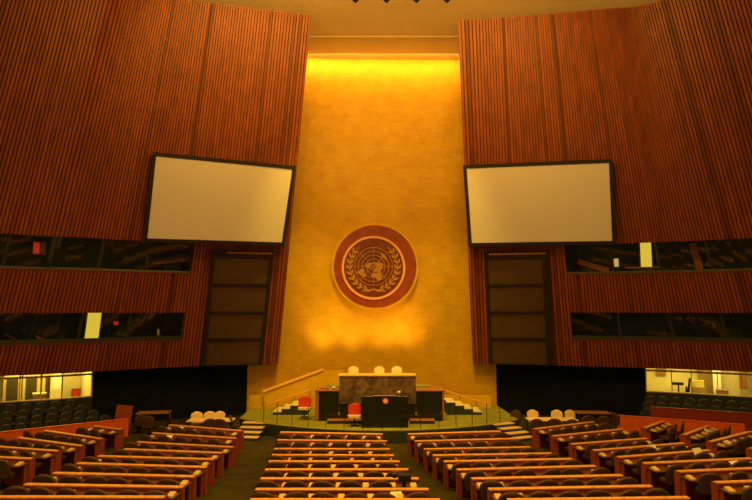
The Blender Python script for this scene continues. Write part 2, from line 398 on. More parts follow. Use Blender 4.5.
# ---- projection screens
def screen(label, px, side, uz):
    pts = np.array([S(side, u, z, -.55) for u, z in uz])
    c = pts.mean(0); n = np.linalg.svd(pts-c)[2][2]
    cor = []
    for x, y in px:
        d = ray(x, y); o = np.array([0, 0, ZC]); cor.append(o+d*(np.dot(c-o, n)/np.dot(d, n)))
    if n[1] < 0: n = -n                      # n points away from the hall
    c4 = np.array(cor); cc = c4.mean(0)
    t = thing('projection_screen', label, 'screen', tuple(cc))
    loc = [Vector(p-cc) for p in cor]; nv = Vector(n)
    ins = [p*1.0 for p in loc]
    def inset(w):
        out = []
        for i in range(4):
            a = (loc[(i+1) % 4]-loc[i]).normalized(); b = (loc[i-1]-loc[i]).normalized()
            out.append(loc[i]+(a+b)*w)
        return out
    i1 = inset(.17); i0 = inset(-.02)
    fr = MB()
    for k in range(4):
        k2 = (k+1) % 4
        fr.hexa([i0[k], i0[k2], i1[k2], i1[k]], [i0[k]+nv*.22, i0[k2]+nv*.22, i1[k2]+nv*.22, i1[k]+nv*.22])
    fr.obj('screen_frame', M['frame'], t)
    i2 = inset(.15)
    s = MB(); s.hexa([p+nv*.04 for p in i2], [p+nv*.14 for p in i2]); s.obj('screen_surface', M['screen'], t)
screen('large blank tan projection screen in a black frame left of the gold wall', [(153, 152.5), (295.8, 166.5), (284.5, 245.5), (143.5, 241.5)], 'left', [(1.49, 14.4), (.05, 14.3), (.07, 10), (1.47, 10)])
screen('large blank tan projection screen in a black frame right of the gold wall', [(463.3, 165.5), (612.3, 159.5), (615.8, 244), (469, 246)], 'right', [(.02, 14.4), (1.9, 14.3), (1.86, 10), (.03, 10)])

# ------------------------------------------------------------------ ceiling and gold wall
GY = lambda x: 37.2+.03*x
c = MB(); c.box(-26, 26, 24, 40, 22.3, 22.6)
ce = struct(c.obj('ceiling', M['ceiling']))
c = MB(); c.box(-5.2, 6.0, 33.85, 34.2, 22.26, 22.3, bev=.015); struct(c.obj('trim_1', M['ceiling']))
g = MB(); nX = 24
xs = np.linspace(-8.6, 7.35, nX+1)
cur = lambda x: GY(x)-.0035*(x+.1)**2
q = [(x, cur(x), 0.) for x in xs]+[(x, cur(x), 22.3) for x in xs]+[(x, cur(x)+.3, 0.) for x in xs]+[(x, cur(x)+.3, 22.3) for x in xs]
n1 = nX+1
fs = [(k, k+1, n1+k+1, n1+k) for k in range(nX)]+[(2*n1+k, 3*n1+k, 3*n1+k+1, 2*n1+k+1) for k in range(nX)]
g.add(q, fs, 0, True); struct(g.obj('wall_front', M['gold']))
# small hanging lamps at the top of the picture
for i, px in enumerate((355.5, 386.5, 416.5, 447)):
    p = atY(px, 2.5, 28.9)
    lab = ['leftmost of the four small dark lamps hanging from the tan ceiling', 'second from left of four small dark lamps hanging from the tan ceiling',
           'third from left of four small dark lamps hanging from the tan ceiling', 'rightmost of the four small dark lamps hanging from the tan ceiling'][i]
    t = thing('ceiling_lamp', lab, 'lamp', (p[0], p[1], 22.3), 0, 'small lamps hanging from the ceiling')
    h = 22.3-p[2]
    b = MB(); b.tube((0, 0, 0), (0, 0, -h*.45), .03); b.obj('lamp_stem', M['metal'], t)
    b = MB(); b.lathe([(.06, -h), (.18, -h*.75), (.17, -h*.4), (.05, -h*.38)], 12); b.obj('lamp_shade', M['metal'], t)

# ------------------------------------------------------------------ emblem on the gold wall
EC = atY(375.1, 266.3, 36.85); ang = math.atan(.03)
E = thing('wall_emblem', 'round red-brown emblem with a gilt world map and olive branches on gold wall', 'emblem', tuple(EC), ang)
DEP = .0
def fnE(a, b, d): return (a, -d, b)
circ = lambda r, n=64, cx=0, cy=0: [(cx+r*math.cos(2*PI*k/n), cy+r*math.sin(2*PI*k/n)) for k in range(n)]
def ring(mb, r0, r1, d0, d1, n=72, cx=0, cy=0, a0=0, a1=2*PI):
    full = abs(a1-a0-2*PI) < 1e-6
    vs = []; m_ = n if full else n+1
    for k in range(m_):
        t = a0+(a1-a0)*k/n; cs, sn = math.cos(t), math.sin(t)
        vs += [fnE(cx+r0*cs, cy+r0*sn, d0), fnE(cx+r1*cs, cy+r1*sn, d0), fnE(cx+r1*cs, cy+r1*sn, d1), fnE(cx+r0*cs, cy+r0*sn, d1)]
    fs = []
    for k in range(n):
        a = 4*k; b = 4*((k+1) % m_)
        for j in range(4): fs.append((a+j, a+(j+1) % 4, b+(j+1) % 4, b+j))
    mb.add(vs, fs)
RO = 41/600*37.0
b = MB(); ring(b, RO-.02, RO+.15, -.3, .10); b.obj('outer_rim', M['goldplain'], E)
b = MB(); b.prism(circ(RO, 96), -.28, .16, fnE); b.obj('disc', M['disc'], E)
RI = 30.5/600*37.0; ICY = -.1; ICX = -.1
b = MB(); ring(b, RI-.07, RI+.07, .14, .27, cx=ICX, cy=ICY); b.obj('inner_ring', M['ringwood'], E)
b = MB(); b.prism(circ(RI-.06, 96, ICX, ICY), .15, .20, fnE); b.obj('map_disc', M['disc_in'], E)
RM = 1.16; MX, MY = ICX+.0, ICY+.08
b = MB()
for k in range(1, 6): ring(b, RM*k/5-.018, RM*k/5+.018, .20, .235, 60, MX, MY)
for k in range(4):
    t = PI*k/4; dx, dy = math.cos(t), math.sin(t); w = .014
    pts = [(MX+dx*RM-dy*w, MY+dy*RM+dx*w), (MX-dx*RM-dy*w, MY-dy*RM+dx*w), (MX-dx*RM+dy*w, MY-dy*RM-dx*w), (MX+dx*RM+dy*w, MY+dy*RM-dx*w)]
    b.prism(pts, .20, .23, fnE)
b.obj('map_grid', M['relief'], E)
LAND = [
 [(-168, 66), (-157, 71), (-135, 69), (-115, 68), (-95, 72), (-82, 68), (-94, 60), (-82, 55), (-78, 62), (-66, 59), (-56, 52), (-66, 45), (-75, 38), (-81, 27), (-90, 30), (-97, 25), (-92, 16), (-84, 10), (-78, 8), (-86, 14), (-105, 20), (-113, 28), (-123, 38), (-125, 49), (-140, 60), (-158, 57)],
 [(-78, 8), (-70, 12), (-60, 8), (-50, 0), (-35, -6), (-39, -18), (-48, -27), (-58, -36), (-66, -46), (-70, -54), (-74, -48), (-71, -28), (-77, -13), (-81, -4)],
 [(-60, 82), (-30, 83), (-20, 75), (-32, 68), (-44, 60), (-53, 67), (-65, 76)],
 [(-9, 37), (-9, 43), (-1, 46), (8, 54), (5, 60), (15, 69), (28, 71), (42, 67), (60, 69), (80, 73), (105, 77), (130, 72), (160, 70), (180, 67), (165, 60), (158, 52), (140, 55), (138, 46), (128, 40), (122, 32), (116, 23), (107, 19), (105, 9), (100, 10), (95, 17), (88, 22), (80, 12), (73, 18), (67, 25), (57, 26), (52, 16), (44, 13), (38, 22), (35, 31), (36, 36), (27, 37), (22, 37), (15, 40), (8, 44), (0, 39)],
 [(-6, 35), (10, 37), (20, 32), (33, 31), (43, 12), (51, 11), (41, -3), (40, -15), (33, -27), (20, -35), (15, -25), (12, -8), (8, 4), (-8, 5), (-17, 14), (-13, 27)],
 [(114, -22), (122, -18), (131, -12), (142, -11), (146, -19), (153, -27), (150, -37), (138, -35), (129, -32), (115, -34)],
 [(96, 5), (104, -3), (106, -6), (100, -1)], [(109, 1), (117, 6), (118, 0), (113, -4)], [(131, -1), (141, -3), (149, -9), (139, -8)], [(130, 32), (139, 36), (142, 44), (137, 35)],
 [(44, -16), (50, -15), (47, -25), (44, -23)], [(-6, 50), (1, 52), (-3, 58), (-7, 57)]]
b = MB()
for poly in LAND:
    pp = []
    for i in range(len(poly)):
        (lo0, la0), (lo1, la1) = poly[i], poly[(i+1) % len(poly)]
        for f_ in (0, .5):
            lo = lo0+(lo1-lo0)*f_; la = la0+(la1-la0)*f_
            r = RM*(90-la)/150; t = math.radians(lo)-PI/2
            pp.append((MX+r*math.cos(t), MY+r*math.sin(t)))
    b.prism(pp, .20, .26, fnE)
b.obj('world_map', M['relief'], E)
for sgn in (-1, 1):
    b = MB(); rb = 1.46
    ring(b, rb-.022, rb+.022, .20, .25, 30, MX, MY, *((-PI/2+.12, PI/4+.15) if sgn > 0 else (PI-PI/4-.15, 1.5*PI-.12)))
    for k in range(9):
        t = -PI/2+.28+k*.235
        for s2 in (-1, 1):
            tt = t; r0 = rb+s2*.03
            cx_, cy_ = r0*math.cos(tt), r0*math.sin(tt)
            da = tt+PI/2-s2*.55; L = .34; W = .065
            tx, ty = math.cos(da), math.sin(da)
            pts = []
            for f_, w in ((0, 0), (.25, .8), (.5, 1), (.8, .55), (1, 0), (.8, -.55), (.5, -1), (.25, -.8)):
                x_ = cx_+tx*L*f_-ty*W*w; y_ = cy_+ty*L*f_+tx*W*w
                pts.append((MX+sgn*x_, MY+y_))
            if sgn < 0: pts = pts[::-1]
            b.prism(pts, .20, .255, fnE)
    b.obj('olive_branch', M['relief'], E)
b = MB()
for sgn in (-1, 1):
    pts = [(MX+sgn*.0, MY-1.42), (MX+sgn*.3, MY-1.56), (MX+sgn*.62, MY-1.52), (MX+sgn*.6, MY-1.44), (MX+sgn*.3, MY-1.46), (MX+sgn*.04, MY-1.34)]
    b.prism(pts if sgn > 0 else pts[::-1], .20, .255, fnE)
b.obj('stem_tie', M['relief'], E)

# ------------------------------------------------------------------ lower walls: dark walls and lit lobbies
def lower(side, pxa, pxb):
    ua, ub = u_at(side, pxa, 1.5, .8), u_at(side, pxb, 1.5, .8); lo, hi = min(ua, ub), max(ua, ub)
    b = MB(); us = np.linspace(lo, hi, 21)
    for a, c_ in zip(us[:-1], us[1:]):
        b.hexa([S(side, a, 0, .8), S(side, c_, 0, .8), S(side, c_, 0, 1.1), S(side, a, 0, 1.1)], [(*S(side, a, ZB, .8)[:2], ZB), (*S(side, c_, ZB, .8)[:2], ZB), (*S(side, c_, ZB, 1.1)[:2], ZB), (*S(side, a, ZB, 1.1)[:2], ZB)])
    return b
struct(lower('left', 247, 92).obj('wall_left_lower', M['blackwall']))
struct(lower('right', 496, 646).obj('wall_right_lower', M['blackwall']))
for side, pxe, eds in (('left', 92, [92, 62, 41, 19, 2, -25]), ('right', 646, [646, 672, 692, 718, 742, 775])):
    ue = u_at(side, pxe, 1.5, .8); D = 4.2
    b = MB(); quad_strip(b, side, ue, 3.99, 0, 3.3, D, D, 20); quad_strip(b, side, ue, 3.99, 3.3, 3.3, 1.25, D, 20)
    b.add([S(side, ue, 0, .8), S(side, ue, 3.05, .8), S(side, ue, 3.05, D), S(side, ue, 0, D)], [(0, 1, 2, 3)])
    struct(b.obj('wall_%s_lobby' % side, M['lobby']))
    for k in range(len(eds)-1):
        wn += 1
        u0, u1 = u_at(side, eds[k], 1.5, .85), u_at(side, eds[k+1], 1.5, .85)
        g = MB(); g.add([S(side, u0, 1.62, .9), S(side, u1, 1.62, .9), (*S(side, u1, ZB, .9)[:2], ZB), (*S(side, u0, ZB, .9)[:2], ZB)], [(0, 1, 2, 3)])
        wo = struct(g.obj('window_%d' % wn, M['clear']))
        f = MB(); du = abs(u1-u0)*.02+.004
        for a in (u0, u1):
            f.hexa([S(side, a, 1.62, .86), S(side, a+du, 1.62, .86), S(side, a+du, 1.62, .96), S(side, a, 1.62, .96)], [S(side, a, 3.04, .86), S(side, a+du, 3.04, .86), S(side, a+du, 3.04, .96), S(side, a, 3.04, .96)])
        for za, zb in ((1.62, 1.68), (2.78, 2.88)):
            f.hexa([S(side, u0, za, .86), S(side, u1, za, .86), S(side, u1, za, .96), S(side, u0, za, .96)], [S(side, u0, zb, .86), S(side, u1, zb, .86), S(side, u1, zb, .96), S(side, u0, zb, .96)])
        f.obj('window_frame', M['lobbyframe'], wo)
        sl = MB(); sl.hexa([S(side, u0, 0, .86), S(side, u1, 0, .86), S(side, u1, 0, .96), S(side, u0, 0, .96)], [S(side, u0, 1.62, .86), S(side, u1, 1.62, .86), S(side, u1, 1.62, .96), S(side, u0, 1.62, .96)])
        sl.obj('window_base', M['stage_edge'], wo)
# things seen through the lobby glass
def lobby_thing(name, label, cat, side, px, z, off, parts): return booth_thing(name, label, cat, side, px, z, off, parts)
for px, lab, w in ((10, 'dark glazed lobby cabinet in yellow frame at the far left edge', .42), (29, 'dark glazed lobby cabinet in yellow frame, second from left', .42), (49, 'dark glazed lobby cabinet in yellow frame, beside the white notice', .42)):
    lobby_thing('lobby_cabinet', lab, 'cabinet', 'left', px, 0., 3.2, [('cabinet_body', [(-w, w, .05, .5, 0, 3.0)], M['lobbyframe']), ('glass_door', [(-w+.15, w-.15, .0, .05, .1, 2.6)], M['lobbydark'])])
lobby_thing('notice_board', 'pale notice board with a white sheet behind the left lobby glass', 'board', 'left', 55.5, 1.0, 3.0, [('board', [(-.3, .3, 0, .06, .1, 1.8)], M['lobby']), ('notice_sheet', [(-.2, .2, -.02, 0, .9, 1.6)], M['paper']), ('board_stand', [(-.28, -.24, .0, .06, -1, .1), (.24, .28, .0, .06, -1, .1)], M['lobbyframe'])])
lobby_thing('fire_box', 'small red box on the lobby wall near the dark left wall', 'box', 'left', 76, 1.25, 3.85, [('box_body', [(-.22, .22, 0, .18, 0, .5)], M['console']), ('box_door', [(-.19, .19, -.03, 0, .03, .47)], M['redseat'])])
lobby_thing('lobby_crate', 'tan wooden box below the yellow post in the left lobby', 'box', 'left', 38, 0., 2.3, [('box_body', [(-.3, .3, 0, .5, 0, 1.75)], M['lobbybrown']), ('box_lid', [(-.33, .33, -.03, .53, 1.75, 1.82)], M['lobbyframe'])])
lobby_thing('wall_picture', 'small brown framed picture at the left end of right lobby', 'picture', 'right', 661, 2.25, 4.0, [('picture_frame', [(-.28, .28, 0, .06, 0, .5)], M['lobbybrown']), ('canvas', [(-.22, .22, -.02, 0, .06, .44)], M['brownwood'])])
lobby_thing('display_figure', 'dark brown sculpture on a plinth behind the right lobby glass', 'sculpture', 'right', 685, 0., 2.6, [('plinth', [(-.4, .3, 0, .5, 0, 1.35)], M['lobbyframe']), ('figure', [(-.62, .02, .1, .25, 1.86, 2.02), (-.02, .10, .1, .3, 1.35, 2.30, TIL(.14)), (.1, .2, .1, .3, 1.35, 1.8), (-.3, -.22, .12, .24, 1.35, 1.9)], M['metal'])])
lobby_thing('display_case', 'low brown display case in the middle of the right lobby', 'display case', 'right', 700, 0., 3., [('case_base', [(-.4, .4, 0, .5, 0, 1.75)], M['lobbybrown']), ('case_top', [(-.3, .3, .05, .4, 1.75, 2.15)], M['lobbyframe'])])
lobby_thing('lobby_door', 'tan brown panel door standing in the right lobby wall', 'door', 'right', 711, 0., 3.9, [('door_leaf', [(-.6, .6, .05, .12, 0, 2.9)], M['lobbybrown']), ('door_handle', [(.42, .5, -.02, .05, 1.3, 1.36)], M['chrome'])])
lobby_thing('lobby_column', 'slim white column right of the brown lobby door', 'column', 'right', 719, 0., 3.2, [('shaft', [(-.2, .2, 0, .3, 0, 3.2)], M['paper']), ('column_foot', [(-.24, .24, -.04, .34, 0, .2)], M['lobbyframe'])])
lobby_thing('lobby_stool', 'small tan box seat beside the white lobby column', 'seat', 'right', 724, 0., 2.6, [('seat_body', [(-.3, .3, 0, .5, 0, 1.65)], M['lobbybrown']), ('seat_pad', [(-.32, .32, -.02, .52, 1.65, 1.72)], M['brownwood'])])
lobby_thing('wall_banner', 'dark brown hanging banner near the right edge of right lobby', 'banner', 'right', 744, 1.75, 3.4, [('banner_cloth', [(-.22, .2, 0, .03, 0, 1.15)], M['brownwood']), ('banner_rod', [(-.27, .25, -.02, .05, 1.15, 1.2)], M['metal'])])

# ------------------------------------------------------------------ stage
SX, SY, SR, SZ = .3, 39.5, 10.35, .62
b = MB(); a0, a1 = math.radians(212), math.radians(328); n = 40
arcp = [(SX+SR*math.cos(a0+(a1-a0)*k/n), SY+SR*math.sin(a0+(a1-a0)*k/n)) for k in range(n+1)]
poly = arcp+[(7.2, 36.8), (-7.3, 36.6)]
poly = [p for p in poly if -7.5 < p[0] < 7.6]
b.prism(poly, 0, SZ-.03, lambda x, y, d: (x, y, d))
st = struct(b.obj('stage', M['stage_edge']))
b = MB(); b.prism(poly, SZ-.03, SZ, lambda x, y, d: (x, y, d)); b.obj('stage_carpet', M['stage'], st)
# pale step flights at both front corners of the stage
for nm, tx0, tx1, lab in (('left', -6.75, -5.55, 'pale step flight at the left corner of the green stage'), ('right', 5.75, 6.95, 'pale step flight at the right corner of the green stage')):
    xm = (tx0+tx1)/2; ym = SY-math.sqrt(SR**2-(xm-SX)**2)
    t = thing('stage_steps', lab, 'steps', (xm, ym, 0), (-.12 if nm == 'left' else .42))
    for k in range(4):
        z = SZ-.02-k*.155; w = (tx1-tx0)/2; y1 = .1-.42*k; sh = (0 if nm == 'left' else .12*k)
        s_ = MB(); s_.box(-w+sh, w+sh, y1-.42, y1+.0, 0, z-.03); p_ = s_.obj('step', M['stage_edge'], t)
        s_ = MB(); s_.box(-w+sh, w+sh, y1-.42, y1+.0, z-.03, z+.01, bev=.005); s_.obj('tread', M['tread'], p_)
# low gold back panel, stairs and sloping parapet
b = MB(); b.box(-7.4, 6.7, 35.6, 35.75, SZ, 1.32); struct(b.obj('wall_front_low', M['goldplain']))
def stairs(x_out, x_in, lab, y0=33.3, y1=34.9):
    t = thing('stage_staircase', lab, 'stairs', (x_out, y0, SZ))
    nS = 4; dx = (x_in-x_out)/nS; rise = .17
    for k in range(nS):
        a, c_ = sorted((k*dx, (k+1)*dx))
        s_ = MB(); s_.box(a, c_, 0, y1-y0, 0, rise*(k+1)-.03); p_ = s_.obj('step', M['stage_edge'], t)
        s_ = MB(); a2, c2 = (a, c_); s_.box(a2+.0, c2-.0, -.02, y1-y0, rise*(k+1)-.03, rise*(k+1)); s_.obj('tread', M['stairtread'], p_)
    h = MB(); h.tube((-.5*np.sign(dx), y1-y0+.1, .35), (nS*dx, y1-y0+.1, rise*nS+.42), .035); h.obj('handrail', M['rail'], t)
    ps = MB()
    for f_ in (0, .5, .98): ps.tube((nS*dx*f_, y1-y0+.1, 0), (nS*dx*f_, y1-y0+.1, .42+(rise*nS)*f_), .015)
    ps.obj('handrail_post', M['metal'], t)
stairs(-5.6, -3.75, 'short pale carpeted staircase left of the podium')
stairs(5.75, 3.85, 'short pale carpeted staircase right of the podium')
# parapet with a bright sloping rail against the gold wall
pA, pB = atY(264, 392.5, 35.3), atY(323, 370.5, 35.3)
t = thing('ramp_parapet', 'gold ramp wall with a bright sloping handrail behind the left staircase', 'parapet', (pA[0], 35.3, SZ))
b = MB(); zA, zB_ = pA[2]-SZ, pB[2]-SZ; L = pB[0]-pA[0]
b.prism([(0, 0), (L+1.2, 0), (L+1.2, zB_), (L, zB_), (0, zA)], 0, .12, lambda x, z, d: (x, d, z)); b.obj('parapet_panel', M['goldplain'], t)
b = MB(); b.hexa([(-.05, -.08, zA), (-.05, .16, zA), (-.05, .16, zA+.13), (-.05, -.08, zA+.13)], [(L, -.08, zB_), (L, .16, zB_), (L, .16, zB_+.13), (L, -.08, zB_+.13)]); b.obj('handrail', M['brightrail'], t)
# podium
def bx(name, m_, parent, *a, bev=.012):
    k = MB(); k.box(*a, bev=bev); return k.obj(name, m_, parent)
YD = 31.5
for xa, xb, lab, sgn in ((-3.13, -1.95, 'dark stone desk with brown wood side, left of the marble podium', -1), (2.1, 3.5, 'dark stone desk with brown wood side, right of the marble podium', 1)):
    t = thing('secretariat_desk', lab, 'desk', ((xa+xb)/2, YD, SZ)); w = (xb-xa)/2; sw = .18 if sgn < 0 else .08
    f0, f1 = (-w+sw, w) if sgn < 0 else (-w, w-sw)
    bx('front_panel', M['rostrum'], t, f0, f1, 0, .12, .12, 1.5); bx('plinth', M['black'], t, f0, f1, .04, 1.1, 0, .12)
    a, b_ = (-w, f0) if sgn < 0 else (f1, w)
    bx('side_panel', M['brownwood'], t, a, b_, 0, 1.2, 0, 1.5); bx('desk_cap', M['brownwood'], t, -w-.04, w+.04, -.04, 1.2, 1.5, 1.57)
t = thing('marble_podium', 'high mottled marble podium desk with a bright gold top edge', 'podium', (.08, YD, SZ))
bx('marble_front', M['marble'], t, -1.97, 1.97, 0, .2, .87, 2.27); bx('podium_base', M['rostrum'], t, -1.95, 1.95, .06, 1.6, 0, .87)
bx('podium_top', M['brightrail'], t, -2.02, 2.0, -.05, .75, 2.27, 2.35); bx('podium_shelf', M['brownwood'], t, -1.9, 1.9, .2, .7, 2.0, 2.05)
t = thing('podium_platform', 'raised dark platform carrying the three cream chairs behind marble podium', 'platform', (.15, 34.15, SZ))
bx('platform_body', M['stage_edge'], t, -2.9, 2.9, -.02, 1.1, 0, 1.4); bx('platform_carpet', M['stage'], t, -2.9, 2.9, -.02, 1.1, 1.4, 1.43)
YR = 29.75
t = thing('speaker_rostrum', 'black stone speaking rostrum with a small red emblem at the stage front', 'rostrum', (.43, YR, SZ))
bx('front_panel', M['rostrum'], t, -1.13, 1.13, 0, .14, 0, 1.5); bx('side_panel', M['rostrum'], t, -1.13, -1.0, .14, .9, 0, 1.4); bx('side_panel', M['rostrum'], t, 1.0, 1.13, .14, .9, 0, 1.4)
bx('reading_top', M['brownwood'], t, -1.0, 1.0, .14, .75, 1.3, 1.36); bx('top_cap', M['brownwood'], t, -.6, .55, -.03, .14, 1.5, 1.54)
k = MB(); k.prism(circ(.16, 28), -.02, .03, lambda a, b_, d: (a, -d, b_)); o = k.obj('round_emblem', M['disc'], t, (.03, 0, 1.28))
k = MB(); ringv = [(.11*math.cos(2*PI*i/20), .11*math.sin(2*PI*i/20)) for i in range(20)]
k.prism(ringv, .03, .045, lambda a, b_, d: (a, -d, b_)); k.obj('emblem_centre', M['ringwood'], o)
k = MB(); k.tube((.7, .3, 1.36), (.7, .25, 1.62), .02); k.lathe([(.05, 1.6), (.09, 1.63), (.09, 1.7), (.04, 1.73)], 12, c=(.7, .22, 0)); k.obj('reading_light', M['cream'], t)
t = thing('stage_riser', 'low wood-edged step on the stage left of the rostrum', 'step', (-1.45, 30.75, SZ))
bx('riser_body', M['stage_edge'], t, -1.0, .85, 0, .5, 0, .14); bx('riser_edge', M['brownwood'], t, -1.0, .85, -.03, .5, .14, .19)
t = thing('stage_riser', 'low wood-edged step on the stage right of the rostrum', 'step', (2.35, 30.75, SZ))
bx('riser_body', M['stage_edge'], t, -.65, .6, 0, .5, 0, .14); bx('riser_edge', M['brownwood'], t, -.65, .6, -.03, .5, .14, .19)
t = thing('desk_ornament', 'cream papers and a dark stand on the left desk cap beside marble podium', 'ornament', (-2.4, 31.9, SZ+1.575))
k = MB(); k.lathe([(.03, 0), (.12, .03), (.15, .08), (.06, .12)], 14, c=(.2, 0, 0)); k.obj('bowl', M['cream'], t)
k = MB(); k.box(-.5, -.05, -.1, .15, 0, .06); k.obj('tray', M['brownwood'], t)

# ---- chairs
def rounded(w, h, r, n=5):
    pts = []
    for cx_, cy_, a in ((w/2-r, h-r, 0), (-w/2+r, h-r, PI/2), (-w/2+r*.6, r*.6, PI), (w/2-r*.6, r*.6, 1.5*PI)):
        rr = r if cy_ > h/2 else r*.6
        for k in range(n+1): pts.append((cx_+rr*math.cos(a+PI/2*k/n), cy_+rr*math.sin(a+PI/2*k/n)))
    return pts
def shell_back(w, h, r, z0, y0, lean, th, curve=.5):
    """upright rounded back, curved forward at its sides; front faces +y"""
    k = MB(); G = 8; Hh = 8; vs = []; idx = {}
    for side in (0, 1):
        for i in range(G+1):
            for j in range(Hh+1):
                a = -1+2*i/G; b_ = j/Hh
                hw = w/2*math.sqrt(max(.0, 1-max(0, (b_-(1-r))/r)**2.2))*(.86+.14*min(1, b_/.35))
                hw = max(hw, w*.14)
                x = a*hw; z = z0+b_*h; y = y0-lean*b_+curve*x*x
                vs.append((x, y+(th if side else 0), z))
    def I(s, i, j): return s*(G+1)*(Hh+1)+i*(Hh+1)+j
    fs = []
    for i in range(G):
        for j in range(Hh):
            fs.append((I(0, i, j), I(0, i+1, j), I(0, i+1, j+1), I(0, i, j+1))); fs.append((I(1, i, j), I(1, i, j+1), I(1, i+1, j+1), I(1, i+1, j)))
    for i in range(G):
        fs.append((I(0, i, Hh), I(0, i+1, Hh), I(1, i+1, Hh), I(1, i, Hh))); fs.append((I(0, i, 0), I(1, i, 0), I(1, i+1, 0), I(0, i+1, 0)))
    for j in range(Hh):
        fs.append((I(0, 0, j), I(0, 0, j+1), I(1, 0, j+1), I(1, 0, j))); fs.append((I(0, G, j), I(1, G, j), I(1, G, j+1), I(0, G, j+1)))
    k.add(vs, fs, 0, True); return k
def seat_mesh(w, d, z, th):
    k = MB(); pts = [(x, y-d/2) for x, y in rounded(w, d, .12)]
    k.prism(pts, z, z+th, lambda x, y, d_: (x, y, d_)); return k
def pedestal():
    k = MB(); k.tube((0, 0, .06), (0, 0, .42), .035); return k
def star():
    k = MB()
    for i in range(4):
        a = PI/4+i*PI/2; k.tube((0, 0, .07), (.27*math.cos(a), .27*math.sin(a), .025), .025, .018, 6)
    return k
CH = dict(back=shell_back(.68, .64, .36, .36, -.24, .07, .07, .42).mesh('backrest', M['leather']), seat=seat_mesh(.54, .5, .40, .09).mesh('seat', M['leather']),
          col=pedestal().mesh('pedestal', M['metal']), star=star().mesh('base', M['metal']))
def make_chair(name, label, cat, backm, seatm, group=None):
    t = thing(name, label, cat, group=group)
    for pn, me in (('backrest', backm), ('seat', seatm), ('pedestal', CH['col']), ('base', CH['star'])):
        o = bpy.data.objects.new(pn, me); COL.objects.link(o); o.parent = t
    return t
proto = make_chair('delegate_chair', 'brown chair', 'chair', CH['back'], CH['seat'])
CRb = shell_back(.60, .64, .26, .36, -.24, .09, .07, .45).mesh('backrest', M['cream']); CRs = seat_mesh(.54, .5, .40, .1).mesh('seat', M['cream'])
RDb = shell_back(.66, .55, .3, .52, -.24, .07, .08, .25).mesh('backrest', M['redseat']); RDs = seat_mesh(.64, .5, .44, .1).mesh('seat', M['cream'])
used = [False]
def chair_at(x, y, rz, label, group, z=None):
    z = fl(x, y) if z is None else z
    if not used[0]:
        used[0] = True; o = proto; o.location = (x, y, z); o.rotation_euler = (0, 0, rz); o['label'] = label; o['group'] = group
    else: o = dup(proto, (x, y, z), rz, label, group)
    return o
cream0 = make_chair('cream_chair', 'x', 'chair', CRb, CRs); cream_used = [False]
def cream_at(x, y, rz, label, group, z=0.):
    if not cream_used[0]:
        cream_used[0] = True; o = cream0; o.location = (x, y, z); o.rotation_euler = (0, 0, rz); o['label'] = label; o['group'] = group
    else: o = dup(cream0, (x, y, z), rz, label, group)
    return o
for px, w in ((353.2, 'left'), (379.3, 'middle'), (397, 'right')):
    p = atY(px, 366, 34.7)
    cream_at(p[0], 34.75, PI, 'cream high-backed chair behind the marble podium, %s of the three' % w, 'cream chairs behind the podium', SZ+1.43)
r1 = make_chair('red_chair', 'red-backed chair with a cream seat standing just left of the rostrum', 'chair', RDb, RDs, 'red chairs on the stage'); p = atY(354.8, 405, 30.55); r1.location = (p[0], 30.1, SZ); r1.rotation_euler = (0, 0, PI)
p = atY(305.5, 400, 31.9); dup(r1, (p[0]-.05, 31.85, SZ+.1), PI, 'red-backed chair with a cream seat at the left end of the stone desk', 'red chairs on the stage')

# ---- glass balustrade along the stage front
t = thing('glass_balustrade', 'clear glass balustrade with thin dark posts along the stage front', 'balustrade', (SX, SY, SZ))
ths = np.linspace(math.radians(233.5), math.radians(306.5), 15)
for i, a in enumerate(ths):
    k = MB(); x, y = (SR-.2)*math.cos(a), (SR-.2)*math.sin(a); k.tube((x, y, 0), (x, y, 1.0), .017, n=6); k.obj('post', M['metal'], t)
for a, b_ in zip(ths[:-1], ths[1:]):
    if abs((a+b_)/2-math.radians(270.7)) < .1: continue
    k = MB(); p0 = ((SR-.2)*math.cos(a), (SR-.2)*math.sin(a)); p1 = ((SR-.2)*math.cos(b_), (SR-.2)*math.sin(b_))
    k.add([(*p0, .08), (*p1, .08), (*p1, .95), (*p0, .95)], [(0, 1, 2, 3)]); k.obj('glass_pane', M['clear'], t)

